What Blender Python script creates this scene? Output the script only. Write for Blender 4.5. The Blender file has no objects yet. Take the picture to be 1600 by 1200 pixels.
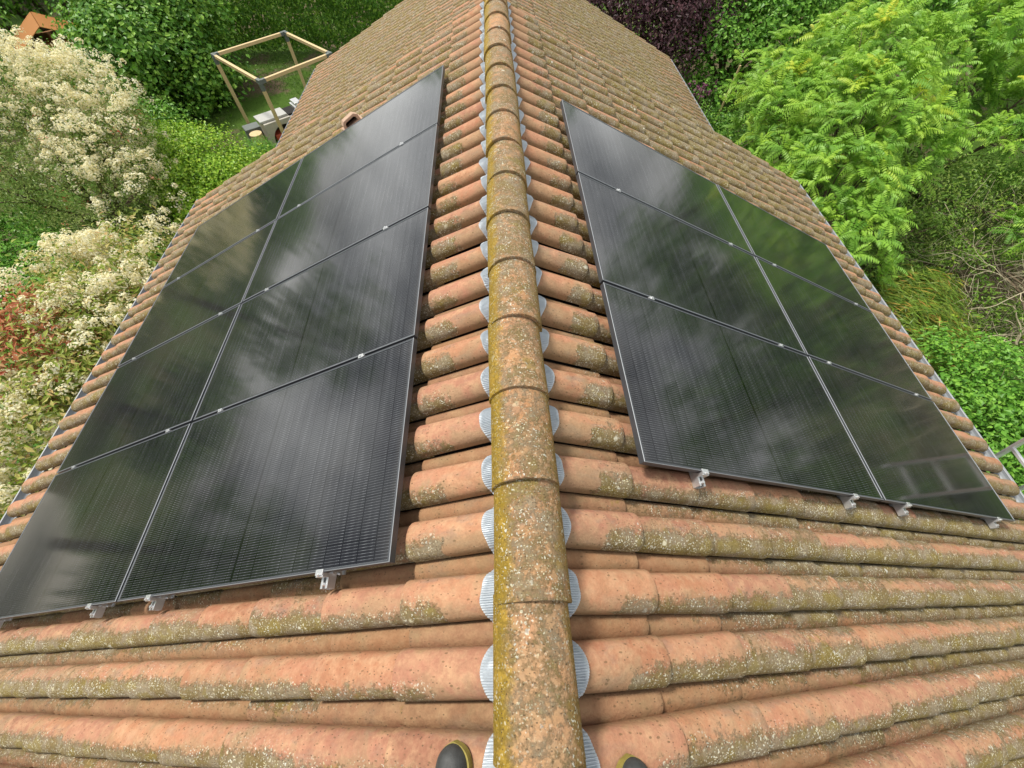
import bpy, bmesh, math, random
import numpy as np
from mathutils import Vector, Matrix

C = bpy.context.scene.collection
scene = bpy.context.scene
R = math.radians
rng = np.random.default_rng(7)
random.seed(7)

# ------------------------------------------------------------------ camera
cam_d = bpy.data.cameras.new('camera')
cam = bpy.data.objects.new('camera', cam_d)
C.objects.link(cam)
cam_d.sensor_fit = 'HORIZONTAL'
cam_d.sensor_width = 36.0
cam_d.lens = 636.286 / 1600.0 * 36.0
cam_d.clip_start = 0.05
cam_d.clip_end = 900
ri = Vector((0.9990, -0.0431, -0.0069)); fw = Vector((0.0170, 0.5324, -0.8463))
PITCH, YAW, ROLL = 1.009, -0.032, -0.013
def cam_axes(p, y, r):
    cp, sp, cy, sy, cr, sr = math.cos(p), math.sin(p), math.cos(y), math.sin(y), math.cos(r), math.sin(r)
    Rz = Matrix(((cy, -sy, 0), (sy, cy, 0), (0, 0, 1)))
    f = Rz @ Vector((0, cp, -sp)); u = Rz @ Vector((0, sp, cp)); x = Rz @ Vector((1, 0, 0))
    return cr * x + sr * u, -sr * x + cr * u, f
ax, au, af = cam_axes(PITCH, YAW, ROLL)
m = Matrix.Identity(4)
for i in range(3):
    m[i][0] = ax[i]; m[i][1] = au[i]; m[i][2] = -af[i]
m[0][3], m[1][3], m[2][3] = -0.061, 0.0, 1.605
cam.matrix_world = m
scene.camera = cam

# ------------------------------------------------------------------ world, sun, exposure
SUN_EL, SUN_AZ = R(60), R(-52)      # azimuth clockwise from +Y: high, ahead and to the left
w = bpy.data.worlds.new('World'); scene.world = w; w.use_nodes = True
nt = w.node_tree; N = nt.nodes; N.clear()
out = N.new('ShaderNodeOutputWorld'); bg = N.new('ShaderNodeBackground'); bg.inputs['Strength'].default_value = 0.1
sky = N.new('ShaderNodeTexSky'); sky.sky_type = 'NISHITA'; sky.sun_disc = False
sky.sun_elevation = SUN_EL; sky.sun_rotation = SUN_AZ
tc = N.new('ShaderNodeTexCoord'); mp = N.new('ShaderNodeMapping'); mp.inputs['Scale'].default_value = (1, 1, 2.2)
nz = N.new('ShaderNodeTexNoise'); nz.inputs['Scale'].default_value = 3.0; nz.inputs['Detail'].default_value = 7; nz.inputs['Roughness'].default_value = .55
rp = N.new('ShaderNodeValToRGB')
rp.color_ramp.elements[0].position = .36; rp.color_ramp.elements[0].color = (.09, .095, .105, 1)
rp.color_ramp.elements[1].position = .66; rp.color_ramp.elements[1].color = (1, 1, .98, 1)
sc_ = N.new('ShaderNodeVectorMath'); sc_.operation = 'SCALE'; sc_.inputs['Scale'].default_value = 16.5
mx = N.new('ShaderNodeMix'); mx.data_type = 'RGBA'; mx.inputs[0].default_value = .86
nt.links.new(tc.outputs['Generated'], mp.inputs['Vector']); nt.links.new(mp.outputs[0], nz.inputs['Vector'])
nt.links.new(nz.outputs['Fac'], rp.inputs['Fac']); nt.links.new(rp.outputs['Color'], sc_.inputs[0])
nt.links.new(sky.outputs[0], mx.inputs[6]); nt.links.new(sc_.outputs[0], mx.inputs[7])
nt.links.new(mx.outputs[2], bg.inputs['Color']); nt.links.new(bg.outputs[0], out.inputs['Surface'])

sd = bpy.data.lights.new('sun', 'SUN'); sd.energy = 3.6; sd.angle = R(10); sd.color = (1, .95, .86)
so = bpy.data.objects.new('sun', sd); C.objects.link(so)
sdir = Vector((math.sin(SUN_AZ) * math.cos(SUN_EL), math.cos(SUN_AZ) * math.cos(SUN_EL), math.sin(SUN_EL)))
so.rotation_euler = (-sdir).to_track_quat('-Z', 'Y').to_euler(); so.location = (0, 0, 30)
scene.view_settings.view_transform = 'Standard'; scene.view_settings.look = 'None'
scene.view_settings.exposure = 0.30; scene.view_settings.gamma = 1

# ------------------------------------------------------------------ helpers
def tag(o, label=None, cat=None, group=None, kind=None):
    if label: o['label'] = label
    if cat: o['category'] = cat
    if group: o['group'] = group
    if kind: o['kind'] = kind
    return o
def empty(name, loc=(0, 0, 0), rot=(0, 0, 0)):
    o = bpy.data.objects.new(name, None); C.objects.link(o); o.location = loc; o.rotation_euler = rot
    o.empty_display_size = .2
    return o
def mesh_np(name, V, F, mat, parent=None, smooth=False, attrs=None):
    """V (n,3), F (m,k) array of equal-size faces or list of such arrays."""
    me = bpy.data.meshes.new(name)
    Fs = F if isinstance(F, list) else [F]
    Fs = [np.asarray(f) for f in Fs if len(f)]
    nl = sum(f.size for f in Fs); npol = sum(len(f) for f in Fs)
    me.vertices.add(len(V)); me.vertices.foreach_set('co', np.asarray(V, np.float32).ravel())
    me.loops.add(nl); me.polygons.add(npol)
    me.loops.foreach_set('vertex_index', np.concatenate([f.ravel() for f in Fs]).astype(np.int32))
    tot = np.concatenate([np.full(len(f), f.shape[1]) for f in Fs]); st = np.concatenate([[0], np.cumsum(tot)[:-1]])
    me.polygons.foreach_set('loop_start', st.astype(np.int32))
    me.polygons.foreach_set('use_smooth', np.full(npol, smooth))
    if attrs:
        for k, a in attrs.items():
            at = me.attributes.new(k, 'FLOAT', 'POINT'); at.data.foreach_set('value', np.asarray(a, np.float32))
    me.update(calc_edges=True); me.validate()
    o = bpy.data.objects.new(name, me); C.objects.link(o)
    if mat: me.materials.append(mat)
    if parent: o.parent = parent
    return o
class MB:
    """collects boxes, tubes and prisms, links them as ONE mesh"""
    def __init__(s): s.bm = bmesh.new()
    def box(s, c, d, rot=None):
        r = bmesh.ops.create_cube(s.bm, size=1)
        M = Matrix.Translation(Vector(c)) @ (rot.to_4x4() if rot else Matrix.Identity(4)) @ Matrix.Diagonal((d[0], d[1], d[2], 1))
        bmesh.ops.transform(s.bm, matrix=M, verts=r['verts']); return s
    def beam(s, a, b, wd, ht=None):
        a, b = Vector(a), Vector(b); d = b - a; q = d.to_track_quat('X', 'Z').to_matrix()
        return s.box((a + b) / 2, (d.length, wd, ht or wd), q)
    def tube(s, pts, rad, n=8, cap=True):
        pts = [Vector(p) for p in pts]
        rad = rad if hasattr(rad, '__len__') else [rad] * len(pts)
        rings = []; prev = None
        for i, p in enumerate(pts):
            t = (pts[min(i + 1, len(pts) - 1)] - pts[max(i - 1, 0)]).normalized()
            if prev is None:
                x = t.orthogonal().normalized()
            else:
                x = (prev - t * prev.dot(t)).normalized()
            prev = x; y = t.cross(x)
            rings.append([s.bm.verts.new(p + rad[i] * (x * math.cos(k * math.tau / n) + y * math.sin(k * math.tau / n))) for k in range(n)])
        for a, b in zip(rings, rings[1:]):
            for k in range(n): s.bm.faces.new((a[k], a[(k + 1) % n], b[(k + 1) % n], b[k]))
        if cap:
            s.bm.faces.new(rings[0][::-1]); s.bm.faces.new(rings[-1])
        return s
    def prism(s, poly, axis_vec, origin=(0, 0, 0), ex=(1, 0, 0), ey=(0, 0, 1)):
        o, ex, ey, av = Vector(origin), Vector(ex), Vector(ey), Vector(axis_vec)
        a = [s.bm.verts.new(o + ex * x + ey * y) for x, y in poly]
        b = [s.bm.verts.new(v.co + av) for v in a]
        n = len(a)
        s.bm.faces.new(a[::-1]); s.bm.faces.new(b)
        for i in range(n): s.bm.faces.new((a[i], a[(i + 1) % n], b[(i + 1) % n], b[i]))
        return s
    def build(s, name, mat, parent=None, bevel=0, smooth=False):
        if bevel: bmesh.ops.bevel(s.bm, geom=[e for e in s.bm.edges], offset=bevel, segments=2, affect='EDGES', profile=.6, clamp_overlap=True)
        bmesh.ops.recalc_face_normals(s.bm, faces=s.bm.faces)
        me = bpy.data.meshes.new(name); s.bm.to_mesh(me); s.bm.free()
        if smooth:
            for p in me.polygons: p.use_smooth = True
        o = bpy.data.objects.new(name, me); C.objects.link(o); me.materials.append(mat)
        if parent: o.parent = parent
        return o
def children(o): return list(o.children)
def copy_tree(o, parent=None):
    c = o.copy(); C.objects.link(c); c.parent = parent
    for ch in children(o): copy_tree(ch, c)
    return c

# ------------------------------------------------------------------ materials
class G:
    """tiny node-graph builder"""
    def __init__(s, name):
        s.m = bpy.data.materials.new(name); s.m.use_nodes = True; s.nt = s.m.node_tree; s.N = s.nt.nodes
        s.b = s.N['Principled BSDF']
    def lk(s, a, b): s.nt.links.new(a, b)
    def _in(s, sock, v):
        if hasattr(v, 'is_output'): s.lk(v, sock)
        elif v is not None:
            if isinstance(v, tuple) and len(v) == 3 and sock.type == 'RGBA': v = (*v, 1)
            sock.default_value = v
    def math(s, op, a, b=None, c=None, clamp=False):
        n = s.N.new('ShaderNodeMath'); n.operation = op; n.use_clamp = clamp
        s._in(n.inputs[0], a)
        if b is not None: s._in(n.inputs[1], b)
        if c is not None: s._in(n.inputs[2], c)
        return n.outputs[0]
    def noise(s, vec, scale, detail=4, rough=.55, dist=0):
        n = s.N.new('ShaderNodeTexNoise'); n.inputs['Scale'].default_value = scale; n.inputs['Detail'].default_value = detail
        n.inputs['Roughness'].default_value = rough; n.inputs['Distortion'].default_value = dist
        if vec is not None: s.lk(vec, n.inputs['Vector'])
        return n.outputs['Fac']
    def voronoi(s, vec, scale, rnd=1.0):
        n = s.N.new('ShaderNodeTexVoronoi'); n.inputs['Scale'].default_value = scale; n.inputs['Randomness'].default_value = rnd
        if vec is not None: s.lk(vec, n.inputs['Vector'])
        return n.outputs['Distance'], n.outputs['Color']
    def step(s, v, lo, hi):
        n = s.N.new('ShaderNodeMapRange'); n.interpolation_type = 'SMOOTHSTEP'
        s._in(n.inputs['Value'], v); s._in(n.inputs['From Min'], lo); s._in(n.inputs['From Max'], hi)
        return n.outputs[0]
    def mix(s, f, a, b, mode='MIX'):
        n = s.N.new('ShaderNodeMix'); n.data_type = 'RGBA'; n.blend_type = mode
        s._in(n.inputs[0], f); s._in(n.inputs[6], a); s._in(n.inputs[7], b)
        return n.outputs[2]
    def ramp(s, f, stops):
        n = s.N.new('ShaderNodeValToRGB'); e = n.color_ramp.elements
        while len(e) < len(stops): e.new(.5)
        for k, (p, c) in zip(e, stops): k.position = p; k.color = (*c, 1)
        s._in(n.inputs[0], f); return n.outputs[0]
    def attr(s, name):
        n = s.N.new('ShaderNodeAttribute'); n.attribute_name = name; return n.outputs['Fac']
    def obj(s): return s.N.new('ShaderNodeTexCoord').outputs['Object']
    def xyz(s, v):
        n = s.N.new('ShaderNodeSeparateXYZ'); s.lk(v, n.inputs[0]); return n.outputs
    def vec(s, x, y, z):
        n = s.N.new('ShaderNodeCombineXYZ')
        for i, v in enumerate((x, y, z)): s._in(n.inputs[i], v)
        return n.outputs[0]
    def vscale(s, v, sc):
        n = s.N.new('ShaderNodeMapping'); n.inputs['Scale'].default_value = sc; s.lk(v, n.inputs['Vector']); return n.outputs[0]
    def bump(s, h, strength=.3, dist=.01):
        n = s.N.new('ShaderNodeBump'); n.inputs['Strength'].default_value = strength; n.inputs['Distance'].default_value = dist
        s.lk(h, n.inputs['Height']); s.lk(n.outputs[0], s.b.inputs['Normal'])
    def set(s, col=None, rough=None, metal=None, spec=None, **kw):
        for k, v in (('Base Color', col), ('Roughness', rough), ('Metallic', metal), ('Specular IOR Level', spec)): s._in(s.b.inputs[k], v)
        for k, v in kw.items(): s._in(s.b.inputs[k], v)
        return s.m

def simple(name, col, rough=.6, metal=0, var=.15, scale=6, spec=.5, bump=0):
    g = G(name); o = g.obj(); n = g.noise(o, scale, 5, .6)
    c = g.mix(n, tuple(x * (1 - var) for x in col), tuple(min(1, x * (1 + var)) for x in col))
    if bump: g.bump(g.noise(o, scale * 8, 4), bump, .01)
    return g.set(c, rough, metal, spec)

def tile_material(name, ridge=False):
    g = G(name); o = g.obj(); X, Y, Z = g.xyz(o)
    s = g.math('ABSOLUTE', X)
    rnd = g.attr('rnd'); ang = g.attr('ang'); rnd2 = g.attr('rnd_b')
    o = g.vec(X, Y, g.math('MULTIPLY_ADD', rnd, 7.0, Z))
    big = g.noise(o, 3.5, 4, .6); mid = g.noise(o, 16, 6, .65); fine = g.noise(o, 90, 5, .65)
    if ridge:
        base = g.ramp(rnd, [(0, (.40, .205, .095)), (.5, (.44, .235, .115)), (1, (.37, .185, .08))])
    else:
        base = g.ramp(rnd, [(0, (.34, .150, .082)), (.35, (.42, .203, .110)), (.7, (.38, .182, .115)), (1, (.27, .125, .078))])
    base = g.mix(g.step(mid, .35, .75), base, (.48, .285, .165))
    base = g.mix(g.math('MULTIPLY', g.step(big, .45, .7), .45), base, (.40, .175, .115))
    # soot-grey firing marks on some tiles
    fire = g.math('MULTIPLY', g.step(g.noise(g.vscale(o, (1, 2.2, 1)), 6, 5, .65), .50, .68), g.math('MULTIPLY_ADD', rnd2, .5, .12))
    base = g.mix(fire, base, (.225, .175, .135))
    # grime film, grows down the slope
    if ridge:
        cov = g.math('MULTIPLY_ADD', rnd2, .06, .022); cov0 = cov
    else:
        nearf = g.step(ang, .50, -.95); rside = g.step(X, -.2, .2)           # damp near flank of the barrel
        topf = g.step(g.math('ABSOLUTE', ang), 1.02, 1.25)
        sl = g.math('MULTIPLY', g.step(s, .3, 3.0), g.math('MULTIPLY_ADD', g.step(s, 3.9, 5.2), -.75, 1))
        clean = g.step(g.math('ADD', s, g.math('MULTIPLY_ADD', mid, .16, -.08)), .28, .40)
        cov = g.math('ADD', g.math('MULTIPLY_ADD', nearf, .245, -.120), g.math('MULTIPLY', rside, .035))
        cov = g.math('ADD', cov, g.math('MULTIPLY', g.math('MULTIPLY', sl, .165), g.math('MULTIPLY_ADD', nearf, .62, .38)))
        cov = g.math('ADD', cov, g.math('MULTIPLY_ADD', rnd2, .15, -.075))
        cov = g.math('ADD', cov, g.math('MULTIPLY', topf, g.math('MULTIPLY_ADD', g.step(s, .5, 1.1), .085, .01)))
        farf = g.math('MULTIPLY', g.step(ang, .35, .95), g.math('MULTIPLY', rside, g.step(s, .8, 2.2)))
        cov = g.math('ADD', cov, g.math('MULTIPLY', farf, .10))
        cov = g.math('ADD', cov, .018); cov0 = cov
        cov = g.math('ADD', cov, g.math('MULTIPLY_ADD', clean, .5, -.5))
    film = g.math('ADD', g.math('MULTIPLY_ADD', big, .4, g.math('MULTIPLY', mid, .6)), cov)
    fm = g.math('MULTIPLY_ADD', g.noise(o, 5.5, 7, .68, .6), .85, g.math('MULTIPLY', cov0, .7))
    base = g.mix(g.math('MULTIPLY', g.step(fm, .35, .56), .60), base, g.mix(g.noise(o, 2.5, 3), (.25, .180, .090), (.32, .225, .135)))
    base = g.mix(g.math('MULTIPLY', g.step(film, .47, .70), .55), base, (.27, .195, .105))
    edge = g.step(g.math('ADD', g.math('ABSOLUTE', ang), g.math('MULTIPLY_ADD', mid, .5, -.25)), .80, 1.0)  # barrel edges and pans toned darker, broken up by noise
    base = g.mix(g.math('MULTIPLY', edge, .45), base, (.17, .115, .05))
    # lichen, mottled
    lich = g.math('ADD', g.math('MULTIPLY_ADD', g.math('MULTIPLY_ADD', g.noise(o, 62, 8, .78), .6, g.math('MULTIPLY', g.noise(o, 24, 6, .7), .4)), .74, g.math('MULTIPLY', mid, .26)), cov)
    lm = g.step(lich, .515, .62)
    lcol = g.mix(g.step(g.noise(o, 9, 3), .4, .62), (.145, .112, .038), (.210, .178, .118))
    holes = g.step(g.noise(o, 170, 3, .7), .36, .52)
    col = g.mix(g.math('MULTIPLY', lm, g.math('MULTIPLY_ADD', holes, .42, .46)), base, lcol)
    # green-yellow moss blotches
    moss = g.step(g.math('ADD', g.noise(o, 7.5, 6, .62), g.math('MULTIPLY', cov, .5)), .61, .70)
    col = g.mix(g.math('MULTIPLY', moss, .55), col, (.215, .165, .035))
    if ridge:
        # mustard strip along the left flank
        strip = g.math('MULTIPLY', g.step(g.math('ADD', ang, g.math('MULTIPLY_ADD', mid, .9, -.45)), -.42, -.80), .85)
        col = g.mix(strip, col, (.31, .205, .018))
        strip2 = g.math('MULTIPLY', g.step(g.math('ADD', ang, g.math('MULTIPLY_ADD', mid, .9, -.45)), .66, .95), .6)
        col = g.mix(strip2, col, (.30, .18, .03))
    # dark specks
    d, vc = g.voronoi(g.vscale(o, (1, 1.6, 1)), 62)
    sp = g.math('MULTIPLY', g.step(d, .26, .16), g.step(g.math('ADD', g.xyz(vc)[0], g.math('MULTIPLY', cov, .8)), .56, .62))
    col = g.mix(g.math('MULTIPLY', sp, .75), col, (.085, .06, .035)); d, vc = g.voronoi(g.vscale(o, (1, 2.0, 1)), 30)
    sp = g.math('MULTIPLY', g.step(g.math('ADD', d, g.math('MULTIPLY_ADD', fine, .3, -.15)), .24, .12), g.step(g.xyz(vc)[0], .62, .68))
    col = g.mix(g.math('MULTIPLY', sp, .6), col, (.11, .075, .035))
    # pale crustose dots, several sizes, ragged
    wn = g.N.new('ShaderNodeTexNoise'); wn.inputs['Scale'].default_value = 55; wn.inputs['Detail'].default_value = 3; g.lk(o, wn.inputs['Vector'])
    wv = g.N.new('ShaderNodeVectorMath'); wv.operation = 'MULTIPLY_ADD'; g.lk(wn.outputs['Color'], wv.inputs[0]); wv.inputs[1].default_value = (.022, .022, .022); g.lk(o, wv.inputs[2])
    ow = wv.outputs[0]; patchy = g.step(g.noise(o, 11, 3), .42, .62)
    for scl, thr, base_t in ((120, .30, .60), (70, .24, .66), (30, .17, .84), (11, .13, .91)):
        d, vc = g.voronoi(ow, scl); r_ = g.xyz(vc)
        dn = g.math('ADD', d, g.math('MULTIPLY_ADD', fine, .24, -.12))
        dm = g.math('MULTIPLY', g.step(dn, thr + .05, thr - .03), g.step(g.math('ADD', r_[1], g.math('MULTIPLY', cov, 1.15)), base_t, base_t + .04))
        dm = g.math('MULTIPLY', dm, g.step(g.math('ADD', cov, g.math('MULTIPLY', big, .35)), .12, .24))
        col = g.mix(g.math('MULTIPLY', dm, g.math('MULTIPLY_ADD', patchy, .6, .32)), col, g.mix(r_[2], (.60, .54, .34), (.60, .61, .55)))
    col = g.mix(.75, col, g.mix(g.math('MULTIPLY_ADD', fine, .6, g.math('MULTIPLY', g.noise(o, 28, 5, .7), .4)), (.22, .22, .22), (.80, .80, .80)), 'OVERLAY')
    h = g.math('ADD', g.math('MULTIPLY', fine, .5), g.math('MULTIPLY_ADD', lm, .5, g.math('MULTIPLY', mid, .8)))
    g.bump(h, .8, .007)
    return g.set(col, .88, 0, .25)

M = {}
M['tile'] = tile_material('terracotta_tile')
M['ridge'] = tile_material('terracotta_ridge', True)
M['zinc'] = simple('pleated_zinc', (.50, .54, .58), .45, .3, .08, 20)
M['gutter'] = simple('gutter_grey_white', (.27, .29, .31), .5, 0, .08, 5)
M['render'] = simple('cream_render', (.60, .53, .42), .9, 0, .08, 3, bump=.2)
M['alu'] = simple('aluminium', (.66, .67, .68), .36, .75, .05, 30)
M['frame'] = simple('black_anodised', (.050, .054, .062), .34, 0, .1, 20)
M['frame_edge'] = simple('frame_edge_highlight', (.30, .32, .34), .55, .1, .1, 20, .3)  # edge highlight of the frames put into a lighter chamfer colour
M['ladder'] = simple('ladder_aluminium', (.70, .71, .72), .4, .3, .06, 20)
M['black'] = simple('black_plastic', (.012, .013, .015), .5, 0, .1, 20)
M['dark'] = simple('dark_void', (.01, .008, .007), .9)
def glass_mat():
    g = G('solar_glass'); o = g.obj(); X, Y, Z = g.xyz(o)     # X down slope, Y along ridge, centred
    wave = lambda v, p, off=0: g.math('ABSOLUTE', g.math('SUBTRACT', g.math('FRACT', g.math('MULTIPLY_ADD', v, 1 / p, off + .5)), .5))  # 0 on the line
    bus = g.step(wave(Y, .1855 / 15), .085, .045)
    dash = g.step(g.noise(g.vscale(o, (1, .08, 1)), 40, 2), .40, .62)  # dashed busbar highlights put into the colour
    rowdash = g.step(wave(X, .0465), .40, .10)
    bus = g.math('MULTIPLY', bus, g.math('MULTIPLY_ADD', g.math('MULTIPLY', rowdash, dash), .40, .30))
    cell = g.math('MAXIMUM', g.step(wave(Y, .1855, .5), .020, .012), g.step(wave(X, .0945, .5), .040, .026))
    mid = g.step(g.math('ABSOLUTE', X), .0105, .007)
    col = g.mix(g.noise(o, 2.2, 2), (.006, .0065, .008), (.010, .0105, .012))
    col = g.mix(cell, col, (.002, .002, .0025))
    col = g.mix(g.math('MULTIPLY', bus, g.math('SUBTRACT', 1, g.math('MAXIMUM', mid, cell))), col, (.26, .27, .29))
    col = g.mix(mid, col, (.002, .002, .002))
    film = g.math('MULTIPLY', g.step(g.noise(o, 2.6, 6, .7), .45, .75), .022)
    edge_d = g.math('MULTIPLY', g.step(g.math('ABSOLUTE', X), .93, .98), g.math('MULTIPLY', g.noise(o, 18, 4), .07))
    col = g.mix(g.math('ADD', film, edge_d), col, (.36, .33, .28))
    dust = g.step(g.noise(o, 230, 2), .72, .80)
    col = g.mix(g.math('MULTIPLY', dust, .25), col, (.4, .38, .34))
    rough = g.math('MULTIPLY_ADD', g.noise(o, 3, 4), .05, .065)
    g.bump(g.noise(o, 3.0, 2), .012, .02)
    return g.set(col, rough, 0, .85)
M['glass'] = glass_mat()

def leaf_mat(name, stops, trans=.25, rough=.45, attr=None):
    g = G(name)
    isl = g.attr(attr) if attr else g.N.new('ShaderNodeNewGeometry').outputs['Random Per Island']
    col = g.ramp(isl, stops)
    o = g.obj(); n = g.noise(o, .9, 3)
    col = g.mix(g.step(n, .3, .7), g.mix(.35, col, (.5, .5, .5), 'OVERLAY'), col)
    g.set(col, rough, 0, .35)
    t = g.N.new('ShaderNodeBsdfTranslucent'); g.lk(col, t.inputs['Color'])
    ms = g.N.new('ShaderNodeMixShader'); ms.inputs[0].default_value = trans
    g.lk(g.b.outputs[0], ms.inputs[1]); g.lk(t.outputs[0], ms.inputs[2])
    g.lk(ms.outputs[0], g.N['Material Output'].inputs['Surface'])
    return g.m
M['leaf_dark'] = leaf_mat('leaf_dark', [(0, (.06, .18, .02)), (.5, (.13, .31, .032)), (1, (.27, .46, .06))])
M['leaf_mid'] = leaf_mat('leaf_mid', [(0, (.08, .23, .022)), (.5, (.15, .36, .036)), (1, (.26, .49, .065))])
M['leaf_lime'] = leaf_mat('leaf_lime', [(0, (.14, .30, .02)), (.5, (.27, .48, .03)), (1, (.44, .60, .06))])
M['leaf_sumac'] = leaf_mat('leaf_sumac', [(0, (.10, .26, .032)), (.4, (.23, .45, .048)), (.85, (.38, .58, .06)), (1, (.55, .60, .05))], .3, attr='frond')
M['leaf_hedge'] = leaf_mat('leaf_hedge', [(0, (.065, .18, .018)), (.6, (.13, .30, .026)), (1, (.27, .46, .045))])
M['leaf_purple'] = leaf_mat('leaf_purple', [(0, (.040, .016, .022)), (.6, (.070, .026, .036)), (1, (.13, .06, .066))], .15)
M['leaf_photinia'] = leaf_mat('leaf_photinia', [(0, (.13, .20, .025)), (.45, (.28, .36, .05)), (.75, (.46, .47, .13)), (1, (.55, .36, .16))])
M['leaf_red'] = leaf_mat('leaf_red', [(0, (.42, .10, .05)), (.6, (.52, .20, .09)), (1, (.56, .34, .16))])
M['leaf_olive'] = leaf_mat('leaf_olive', [(0, (.11, .17, .03)), (.5, (.19, .27, .05)), (1, (.29, .36, .09))])
M['leaf_juniper'] = leaf_mat('leaf_juniper', [(0, (.08, .16, .015)), (.6, (.17, .28, .025)), (.86, (.26, .32, .04)), (1, (.42, .22, .04))])
M['petal'] = leaf_mat('petal_cream', [(0, (.76, .67, .36)), (.5, (.91, .87, .60)), (1, (.93, .91, .76))], .42, .7)
M['petal_purple'] = leaf_mat('petal_purple', [(0, (.16, .04, .10)), (1, (.30, .10, .20))], .2, .7)
M['leaf_scrub'] = leaf_mat('leaf_scrub', [(0, (.08, .17, .02)), (.5, (.15, .28, .034)), (1, (.26, .40, .06))])
M['grass'] = leaf_mat('grass_blade', [(0, (.06, .13, .018)), (.6, (.10, .20, .026)), (1, (.17, .26, .05))])
M['bark'] = simple('bark', (.13, .095, .06), .9, 0, .35, 14, bump=.5)
M['bark_pale'] = simple('bark_pale', (.50, .44, .30), .85, 0, .3, 18, bump=.4)
def wood_mat(name, c1, c2):
    g = G(name); o = g.obj()
    n = g.noise(g.vscale(o, (6, 6, 1.2)), 9, 5, .6, 1.2)
    g.bump(n, .2, .004)
    return g.set(g.mix(n, c1, c2), .65)
M['wood'] = wood_mat('pine_timber', (.50, .36, .17), (.66, .51, .29))
M['wood_orange'] = wood_mat('orange_stained_timber', (.30, .115, .022), (.42, .17, .034))
M['stone'] = simple('pale_stone', (.46, .43, .37), .85, 0, .25, 10, bump=.3)
M['worktop'] = simple('white_worktop', (.40, .40, .38), .5, 0, .12, 8)
M['slate'] = simple('slate_grey', (.12, .14, .13), .7, 0, .2, 8)
M['red'] = simple('red_paint', (.52, .10, .06), .5, 0, .2, 8)
M['rubber'] = simple('black_rubber', (.045, .047, .047), .55, 0, .7, 45, bump=.25)
M['yellow'] = simple('yellow_rubber', (.27, .22, .05), .7, 0, .5, 60)

# ------------------------------------------------------------------ roof constants
A = 0.455                               # roof pitch
CA, SA = math.cos(A), math.sin(A)
TA = SA / CA
GZ = -5.9                               # garden level
EAVE = 5.52                             # slope length
Y0, Y1 = -3.9, 6.42                     # gable ends
def on_slope(sg, s, y, n=0, z0=0):      # slope coordinates -> world
    return Vector((sg * (s * CA + n * SA), y, z0 - s * SA + n * CA))

# ------------------------------------------------------------------ ground
def ground_mat():
    g = G('garden_ground'); o = g.obj()
    n = g.noise(o, .45, 5, .6); n2 = g.noise(o, 6, 6, .7); n3 = g.noise(o, 40, 4, .7)
    grass = g.mix(n2, (.045, .095, .014), (.095, .17, .028))
    earth = g.mix(n2, (.10, .075, .045), (.17, .13, .085))
    c = g.mix(g.step(g.math('ADD', n, g.math('MULTIPLY', n2, .25)), .60, .72), grass, earth)
    c = g.mix(.6, c, g.mix(n3, (.2, .2, .2), (.8, .8, .8)), 'OVERLAY')
    g.bump(g.math('ADD', n2, n3), .8, .05)
    return g.set(c, .95, 0, .1)
def make_ground():
    n = 120
    xs = np.sinh(np.linspace(-4.2, 4.2, n)) * 12.0
    xx, yy = np.meshgrid(xs, xs)
    zz = .10 * np.sin(xx * .31 + 1) * np.cos(yy * .27) + .05 * np.sin(xx * 1.1 + yy * .9)
    zz *= np.exp(-(np.hypot(xx, yy) / 60) ** 2)
    V = np.stack([xx.ravel(), yy.ravel() + 5, zz.ravel() + GZ - .03], 1)
    i = np.arange(n * n).reshape(n, n)
    F = np.stack([i[:-1, :-1], i[:-1, 1:], i[1:, 1:], i[1:, :-1]], -1).reshape(-1, 4)
    o = mesh_np('ground', V, F, ground_mat(), smooth=True); tag(o, kind='structure')
make_ground()
def added_gravel():  # unseen pale patch, added so the lower-left panel mirrors something bright
    g = G('reflector_gravel'); o = g.obj(); n = g.noise(o, 30, 5, .7); g.bump(n, .5, .02)
    m_ = g.set(g.mix(n, (.42, .39, .33), (.58, .55, .48)), .95, 0, .1)
    xs = np.linspace(-46, -15.5, 24); ys = np.linspace(-14, 6.0, 16); xx, yy = np.meshgrid(xs, ys)
    V = np.stack([xx.ravel(), yy.ravel() + .5 * np.sin(xx.ravel() * .4), np.full(xx.size, GZ + .13)], 1)
    i = np.arange(xx.size).reshape(xx.shape); F = np.stack([i[:-1, :-1], i[:-1, 1:], i[1:, 1:], i[1:, :-1]], -1).reshape(-1, 4)
    tag(mesh_np('added_gravel_patch', V, F, m_), kind='structure')
added_gravel()

# ------------------------------------------------------------------ house
house = empty('house', (0, 1.26, GZ))
tag(house, 'house with mossy terracotta pantile roof carrying the solar panels', 'house')
def under(o, p): # parent keeping world placement
    o.parent = p; o.matrix_parent_inverse = p.matrix_basis.inverted()
    return o

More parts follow.
